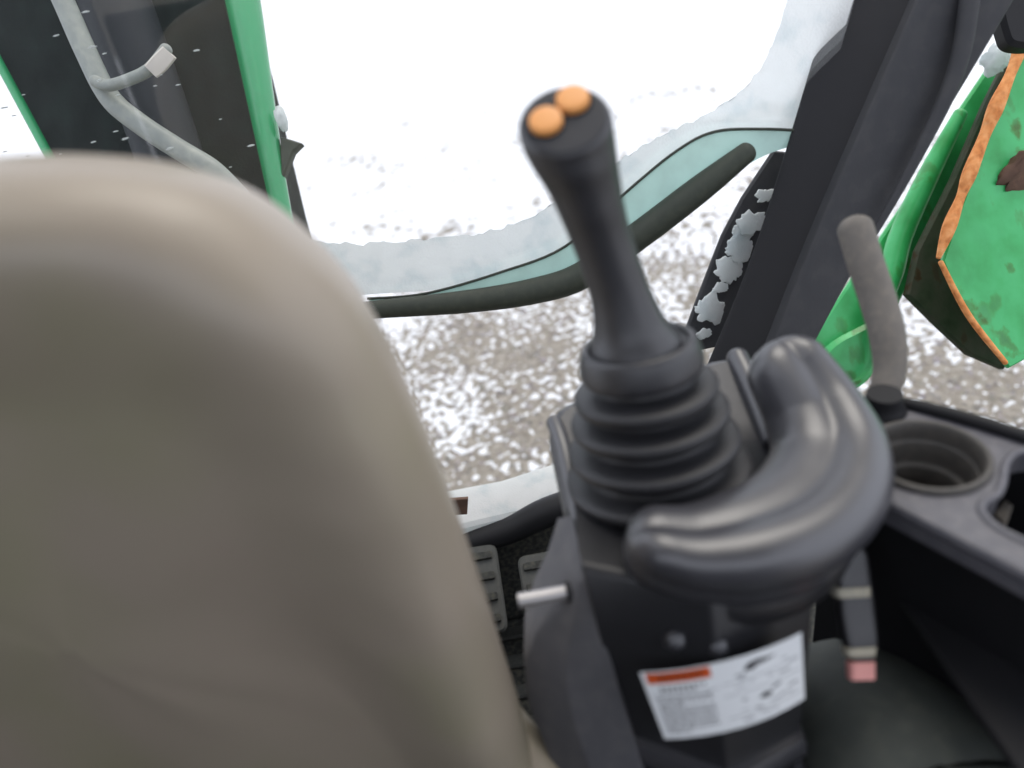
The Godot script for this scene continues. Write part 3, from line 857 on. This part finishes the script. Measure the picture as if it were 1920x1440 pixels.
func sticker_image() -> ImageTexture:
	var w := 640
	var h := 400
	var im := Image.create(w, h, true, Image.FORMAT_RGB8)
	im.fill(Color(0.94, 0.95, 0.96))
	var ink := Color(0.16, 0.16, 0.18)
	var thin := Color(0.45, 0.46, 0.48)
	im.fill_rect(Rect2i(16, 8, 236, 62), Color(0.80, 0.34, 0.15))
	var r := RandomNumberGenerator.new()
	r.seed = 5
	# signal word band in the orange header
	for k in 7:
		im.fill_rect(Rect2i(60 + k * 24, 26, 15, 28), Color(0.42, 0.19, 0.11))
	# heading lines and small print
	for k in 9:
		im.fill_rect(Rect2i(50 + k * 20, 92, 13, 12), ink)
	for k in 7:
		im.fill_rect(Rect2i(50 + k * 20, 112, 13, 12), ink)
	im.fill_rect(Rect2i(16, 140, 250, 4), thin)
	for row in 10:
		var x := 26
		var last := 240 if row != 2 and row != 9 else 120
		while x < last:
			var l := r.randi_range(10, 38)
			im.fill_rect(Rect2i(x, 156 + row * 22, mini(l, last - x), 9), Color(0.34, 0.34, 0.36))
			x += l + 6
	# diagrams: a machine above, arrows and cells below
	im.fill_rect(Rect2i(282, 200, 340, 3), thin)
	im.fill_rect(Rect2i(282, 130, 340, 3), thin)
	im.fill_rect(Rect2i(282, 330, 340, 3), thin)
	blot(im, [Vector2(380, 70), Vector2(400, 46), Vector2(440, 40), Vector2(520, 52), Vector2(470, 66), Vector2(430, 72), Vector2(420, 86), Vector2(380, 86)], ink)
	blot(im, [Vector2(420, 262), Vector2(450, 240), Vector2(478, 246), Vector2(486, 262), Vector2(452, 276)], ink)
	blot(im, [Vector2(480, 228), Vector2(530, 214), Vector2(520, 232), Vector2(486, 240)], thin)
	for q in [[340, 96], [352, 116], [470, 150], [540, 90], [560, 120], [350, 240], [340, 300], [400, 310], [470, 300], [520, 290], [560, 260], [330, 160], [390, 150], [520, 160], [560, 300], [420, 350], [480, 350], [340, 356]]:
		var l := r.randi_range(22, 56)
		im.fill_rect(Rect2i(q[0], q[1], l, r.randi_range(5, 11)), thin.lerp(Color(0.94, 0.95, 0.96), r.randf_range(0.0, 0.45)))
	im.generate_mipmaps()
	return ImageTexture.create_from_image(im)


func blot(im: Image, poly: Array, c: Color) -> void:
	var pp := PackedVector2Array(poly)
	for y in range(30, 300):
		for x in range(360, 560):
			if Geometry2D.is_point_in_polygon(Vector2(x, y), pp):
				im.set_pixel(x, y, c)


# ---------------------------------------------------------------- joystick
func joystick() -> void:
	var base := Vector3(0.1084, 1.5162, -0.4978)
	var t := thing("joystick", "black joystick with two orange buttons on its slanted head", "joystick", base)
	var neck := Vector3(0.1028, 1.6385, -0.5164)
	var axis := (neck - base).normalized()
	var hh := base.distance_to(neck)
	# bellows
	var fold := [[0.076, -0.036], [0.080, -0.028]]
	for q in [[0.0830, -0.016], [0.0770, 0.012], [0.0705, 0.039], [0.0645, 0.065], [0.0580, 0.088]]:
		fold.append_array([[q[0] - 0.003, q[1] - 0.0065], [q[0], q[1]], [q[0] - 0.003, q[1] + 0.0045], [q[0] - 0.0165, q[1] + 0.0075], [q[0] - 0.0205, q[1] + 0.0125]])
	fold.append_array([[0.040, 0.106], [0.040, 0.112]])
	part("bellows", lathe(base, axis, fold, 64, 3), M.bellows, t)
	# collar cup and the grip's flared foot
	part("collar", lathe(base, axis, [[0.0405, 0.103], [0.0470, 0.105], [0.0494, 0.109], [0.0490, 0.115], [0.0476, 0.122], [0.0458, 0.1275], [0.0430, 0.1305], [0.0402, 0.1295], [0.0380, 0.126], [0.034, 0.124], [0.026, 0.124]], 64, 4), M.rubber, t)
	# grip: rings along its axis; the last rings lean over to make the slanted head
	var cs := [Vector3(0.1044, 1.6174, -0.5138), Vector3(0.1007, 1.6406, -0.5177), Vector3(0.0977, 1.6583, -0.5217), Vector3(0.0933, 1.6850, -0.5254), Vector3(0.0878, 1.7112, -0.5288), Vector3(0.0828, 1.7328, -0.5305), Vector3(0.0786, 1.7519, -0.5307), Vector3(0.0747, 1.7719, -0.5325), Vector3(0.0705, 1.7897, -0.5330), Vector3(0.0675, 1.8044, -0.5328), Vector3(0.0661, 1.8145, -0.5308)]
	var wr := [0.039, 0.0365, 0.0285, 0.0232, 0.0222, 0.0224, 0.0236, 0.0262, 0.0296, 0.0318, 0.0322]
	var lean := [0.0, 0.0, 0.0, 0.0, 0.0, 0.0, 0.05, 0.16, 0.34, 0.56, 0.72]
	var c2 := spl(cs, 5)
	var w2 := spl(wr, 5)
	var l2 := spl(lean, 5)
	var up := axis
	var side := Vector3(1, 0, 0.08)
	side = (side - up * side.dot(up)).normalized()
	var back := side.cross(up).normalized()
	if back.z < 0.0:
		back = -back
	var rings := []
	for i in c2.size():
		var y := (back * cos(l2[i]) - up * sin(l2[i])).normalized()
		rings.append(ring_at(c2[i], side, y, circle(40), w2[i]))
	var hn := (up * cos(lean[10]) + back * sin(lean[10])).normalized()
	var hy := (back * cos(lean[10]) - up * sin(lean[10])).normalized()
	var hc: Vector3 = cs[10]
	rings.append(ring_at(hc + hn * 0.0035, side, hy, circle(40), 0.0312))
	rings.append(ring_at(hc + hn * 0.0055, side, hy, circle(40), 0.0288))
	var g := part("grip", loft(rings), M.rubber, t)
	var face := part("head_face", lathe(hc, hn, [[0.0288, 0.0040], [0.0288, 0.0058], [0.027, 0.0068], [0.014, 0.0072], [0.0, 0.0074]], 48), M.trim, g)
	face.set_meta("label", "flat grey slanted head plate")
	for o in [Vector2(-0.0125, 0.001), Vector2(0.0080, -0.0125)]:
		part("bezel", lathe(hc + hn * 0.0060 + side * o.x + hy * o.y, hn, [[0.0136, -0.001], [0.0136, 0.0016], [0.0130, 0.0023], [0.0123, 0.0020], [0.0120, 0.0005]], 36, 2, true, false), M.black, t)
		part("button", lathe(hc + hn * 0.0065 + side * o.x + hy * o.y, hn, [[0.0114, -0.001], [0.0114, 0.0042], [0.0109, 0.0053], [0.0092, 0.0060], [0.006, 0.0063], [0.003, 0.0064], [0.0001, 0.0064]], 36, 3), M.button, t)


# ---------------------------------------------------------------- wrist rest
func wrist_rest() -> void:
	var t := thing("wrist_rest", "thick curved black padded wrist rest wrapping behind the joystick", "wrist rest", Vector3(0.2, 1.45, -0.45))
	# section of two rolls: an inner one on top and a larger outer one lower down
	var sect := PackedVector2Array()
	for j in 48:
		var a := Vector2.from_angle(TAU * j / 48)
		var best := 0.0
		for q in [[Vector2(-0.42, 0.18), 0.52], [Vector2(0.32, -0.14), 0.76], [Vector2(0.12, -0.62), 0.66], [Vector2(-0.30, -0.40), 0.42]]:
			var b: float = a.dot(q[0])
			var disc: float = b * b - q[0].length_squared() + q[1] * q[1]
			if disc > 0.0:
				best = pow(pow(best, 9.0) + pow(maxf(b + sqrt(disc), 0.0), 9.0), 1.0 / 9.0)
		sect.append(Vector2(a.x * best, a.y * best * 0.92))
	var path := [Vector3(0.2396, 1.5737, -0.5490), Vector3(0.2493, 1.5489, -0.5158), Vector3(0.2465, 1.5334, -0.4767), Vector3(0.2232, 1.5284, -0.4382), Vector3(0.1883, 1.5295, -0.4094), Vector3(0.1468, 1.5344, -0.3948), Vector3(0.1109, 1.5394, -0.3920), Vector3(0.0868, 1.5477, -0.3948)]
	part("pad", sweep(path, [0.035, 0.040, 0.045, 0.050, 0.051, 0.047, 0.040, 0.034], sect, Vector3.UP, true, 10), M.plastic_soft, t)


# ---------------------------------------------------------------- side tray
func tray() -> void:
	var t := thing("side_tray", "dark grey moulded side tray with round cup holder", "tray", Vector3(0.33, 0.85, -0.4))
	var y := 1.52
	var cup := Vector3(0.3209, 1.5200, -0.4669)
	var r0 := 0.0415
	var o := CSGCombiner3D.new()
	o.name = "tray_top"
	var body := CSGPolygon3D.new()
	var outl := [Vector3(0.2890, 1.5200, -0.5417), Vector3(0.3272, 1.5200, -0.5453), Vector3(0.3621, 1.5200, -0.5213), Vector3(0.4053, 1.5200, -0.4663), Vector3(0.4483, 1.5200, -0.3996), Vector3(0.3521, 1.5200, -0.2801), Vector3(0.3186, 1.5200, -0.3374), Vector3(0.2958, 1.5200, -0.3782), Vector3(0.2626, 1.5200, -0.4356), Vector3(0.2497, 1.5200, -0.4576)]
	var poly := PackedVector2Array()
	for p in outl:
		poly.append(Vector2(p.x, p.z))
	body.polygon = poly
	body.depth = 0.022
	body.rotation = Vector3(PI / 2, 0, 0)
	o.add_child(body)
	var hole := CSGCylinder3D.new()
	hole.radius = r0
	hole.height = 0.2
	hole.sides = 48
	hole.operation = CSGShape3D.OPERATION_SUBTRACTION
	o.add_child(hole)
	var rec := CSGPolygon3D.new()
	var ro := [Vector3(0.3881, 1.5200, -0.4568), Vector3(0.3716, 1.5200, -0.4453), Vector3(0.3567, 1.5200, -0.4248), Vector3(0.3452, 1.5200, -0.4133), Vector3(0.3315, 1.5200, -0.4096), Vector3(0.3237, 1.5200, -0.3996), Vector3(0.3245, 1.5200, -0.3820), Vector3(0.3357, 1.5200, -0.3628), Vector3(0.3666, 1.5200, -0.3066), Vector3(0.4317, 1.5200, -0.3888), Vector3(0.4163, 1.5200, -0.4507)]
	var rp := PackedVector2Array()
	for p in rounded2(ro, 0.01):
		rp.append(Vector2(p.x, p.z))
	rec.polygon = rp
	rec.depth = 0.2
	rec.rotation = Vector3(PI / 2, 0, 0)
	rec.operation = CSGShape3D.OPERATION_SUBTRACTION
	o.add_child(rec)
	# a CSG polygon turned flat runs up from its plane
	body.position = Vector3(0, 1.498, 0)
	rec.position = Vector3(0, 1.42, 0)
	hole.position = Vector3(cup.x, 1.52, cup.z)
	o.material_override = M.tray
	t.add_child(o)
	o.position = -t.position
	# lips round the openings and along the edges
	var lip := []
	for p in rounded2(ro, 0.01):
		lip.append(p + Vector3(0, -0.001, 0))
	lip.append(lip[0])
	part("recess_lip", tube(lip, 0.0035, 1, false), M.tray, t)
	part("front_edge", tube([Vector3(0.2521, 1.5150, -0.4617), Vector3(0.2651, 1.5150, -0.4395), Vector3(0.2986, 1.5150, -0.3816), Vector3(0.3217, 1.5150, -0.3405), Vector3(0.3557, 1.5150, -0.2827)], 0.006, 4), M.tray, t)
	part("cup_well", lathe(Vector3(cup.x, y, cup.z), Vector3.UP, [[0.0475, 0.0004], [0.047, 0.004], [0.044, 0.0055], [0.0415, 0.003], [0.040, -0.004], [0.040, -0.012], [0.0375, -0.014], [0.0365, -0.03], [0.035, -0.034], [0.031, -0.036], [0.030, -0.06], [0.0295, -0.075], [0.0, -0.076]], 56, 2, false, true), M.cup, t)
	# walls of the recess and of the tray
	part("front_wall", plate([Vector3(0.2629, 1.5000, -0.4679), Vector3(0.3671, 1.5000, -0.2913), Vector3(0.3671, 1.5000, -0.2913) + Vector3(0, -0.64, 0), Vector3(0.2629, 1.5000, -0.4679) + Vector3(0, -0.64, 0)], Vector3(0, 1.6, 0), 0.004, 0.001), M.black, t)
	part("recess_floor", block(Vector3(0.29, 1.40, -0.55), Vector3(0.52, 1.41, -0.25), 0.002), M.black, t)
	part("clip", plate([Vector3(0.3698, 1.4700, -0.4425), Vector3(0.3885, 1.4700, -0.4557), Vector3(0.3905, 1.4700, -0.4484), Vector3(0.3703, 1.4700, -0.4275)], Vector3(0, 3, 0), 0.01, 0.002), M.lever, t)


func rounded2(p: Array, r: float) -> Array:
	var q := []
	for a in p:
		q.append(Vector2(a.x, a.z))
	var out := []
	for s in rounded(q, r, 4):
		out.append(Vector3(s.x, p[0].y, s.y))
	return out


# ---------------------------------------------------------------- lever
func lever() -> void:
	var t := thing("blade_lever", "bent taupe rubber-gripped lever standing beside the corner pillar", "lever", Vector3(0.3304, 1.5192, -0.5562))
	part("grip", sweep([Vector3(0.3492, 1.6357, -0.6703), Vector3(0.3505, 1.6111, -0.6490), Vector3(0.3534, 1.5823, -0.6251), Vector3(0.3518, 1.5570, -0.5975), Vector3(0.3461, 1.5347, -0.5777), Vector3(0.3350, 1.5200, -0.5626), Vector3(0.3253, 1.5116, -0.5515)], [0.0165, 0.0165, 0.0165, 0.0158, 0.0145, 0.0135, 0.013], circle(22), Vector3(0, 0, 1)), M.lever, t)
	part("boot", lathe(Vector3(0.3205, 1.5076, -0.5372), Vector3(0, 1, 0), [[0.03, -0.01], [0.028, 0.0], [0.022, 0.008], [0.0195, 0.014], [0.0165, 0.02], [0.015, 0.03]], 32, 3), M.black, t)


# ---------------------------------------------------------------- small things
func small_things() -> void:
	var t := thing("cable_plug", "black cable plug with tan tape bands and pink tip", "plug", Vector3(0.2219, 1.4145, -0.3552))
	var oval := PackedVector2Array()
	for q in rounded([Vector2(-1, -0.5), Vector2(1, -0.5), Vector2(1, 0.5), Vector2(-1, 0.5)], 0.4, 4):
		oval.append(q)
	part("sleeve", sweep([Vector3(0.2357, 1.4803, -0.4140), Vector3(0.2337, 1.4667, -0.4020), Vector3(0.2307, 1.4481, -0.3868), Vector3(0.2284, 1.4322, -0.3722), Vector3(0.2260, 1.4219, -0.3634)], [0.0135, 0.0135, 0.0140, 0.0125, 0.009], oval, Vector3(0, 0, 1)), M.rubber, t)
	part("tape_band", sweep([Vector3(0.2302, 1.4659, -0.3979), Vector3(0.2292, 1.4604, -0.3939)], [0.0142, 0.0142], oval, Vector3(0, 0, 1), false), M.tape, t)
	part("tape_band", sweep([Vector3(0.2263, 1.4317, -0.3695), Vector3(0.2254, 1.4266, -0.3657)], [0.0126, 0.0115], oval, Vector3(0, 0, 1), false), M.tape, t)
	part("tip", sweep([Vector3(0.2244, 1.4247, -0.3615), Vector3(0.2222, 1.4147, -0.3541)], [0.0105, 0.0102], oval, Vector3(0, 0, 1), false), M.pink, t)
	part("cord", tube([Vector3(0.2353, 1.4785, -0.4129), Vector3(0.2400, 1.4888, -0.4311), Vector3(0.2401, 1.4899, -0.4554)], 0.006), M.black, t)
	# rounded dark cover beside the column
	var rings := []
	var axis := [[Vector3(0.2547, 1.2282, -0.4687), 0.05], [Vector3(0.2607, 1.2606, -0.4182), 0.075], [Vector3(0.2679, 1.2651, -0.3739), 0.095], [Vector3(0.2710, 1.2482, -0.3397), 0.105], [Vector3(0.2700, 1.2078, -0.3027), 0.11], [Vector3(Vector3(0.2700, 1.2078, -0.3027).x, 0.95, Vector3(0.2700, 1.2078, -0.3027).z), 0.11]]
	var pp := []
	var rr := []
	for q in axis:
		pp.append(q[0])
		rr.append(q[1])
	single("rounded_cover", sweep(pp, rr, circle(36), Vector3.UP, true, 8), M.cover, "smooth dark grey-green rounded cover on floor below side tray", "cover")
	# pedals and mat on the floor in front of the seat
	var mat_ := thing("floor_mat", "dark ribbed rubber mat on the cab floor beside console", "floor mat", Vector3(-0.1, 0.85, -0.8))
	part("mat", block(Vector3(-0.45, 0.851, -0.95), Vector3(0.16, 0.862, -0.52), 0.003), M.floor, mat_)
	for k in 7:
		part("rib", block(Vector3(-0.42, 0.862, -0.93 + k * 0.06), Vector3(0.14, 0.872, -0.905 + k * 0.06), 0.003, 0.0), M.pedal, mat_)
	for q in [[Vector3(-0.125, 1.06, -0.85), 0.11, "left"], [Vector3(0.02, 1.05, -0.82), 0.12, "right"]]:
		var p: Vector3 = q[0]
		var wide: float = q[1]
		var pd := thing("foot_pedal", "worn grey foot pedal beside the console column" if q[2] == "right" else "worn grey foot pedal next to the seat's front edge", "pedal", p - Vector3(0, 0.18, 0), "foot pedals")
		var b := Basis(Vector3.RIGHT, 0.5)
		part("tread", slab(rounded([Vector2(-wide / 2, -0.07), Vector2(wide / 2, -0.07), Vector2(wide / 2, 0.07), Vector2(-wide / 2, 0.07)], 0.015), p, b * Vector3.RIGHT, b * Vector3.FORWARD, 0.02, 0.003), M.pedal, pd)
		for k in 4:
			part("grip_bar", slab(rounded([Vector2(-wide / 2 + 0.008, -0.006), Vector2(wide / 2 - 0.008, -0.006), Vector2(wide / 2 - 0.008, 0.006), Vector2(-wide / 2 + 0.008, 0.006)], 0.003), p + b * Vector3(0, 0.006, -0.05 + k * 0.033), b * Vector3.RIGHT, b * Vector3.FORWARD, 0.006, 0.001), M.floor, pd)
		part("arm", tube([p - Vector3(0, 0.01, 0), p + Vector3(0, -0.1, -0.05), Vector3(p.x, 0.862, p.z - 0.06)], 0.014), M.black, pd)
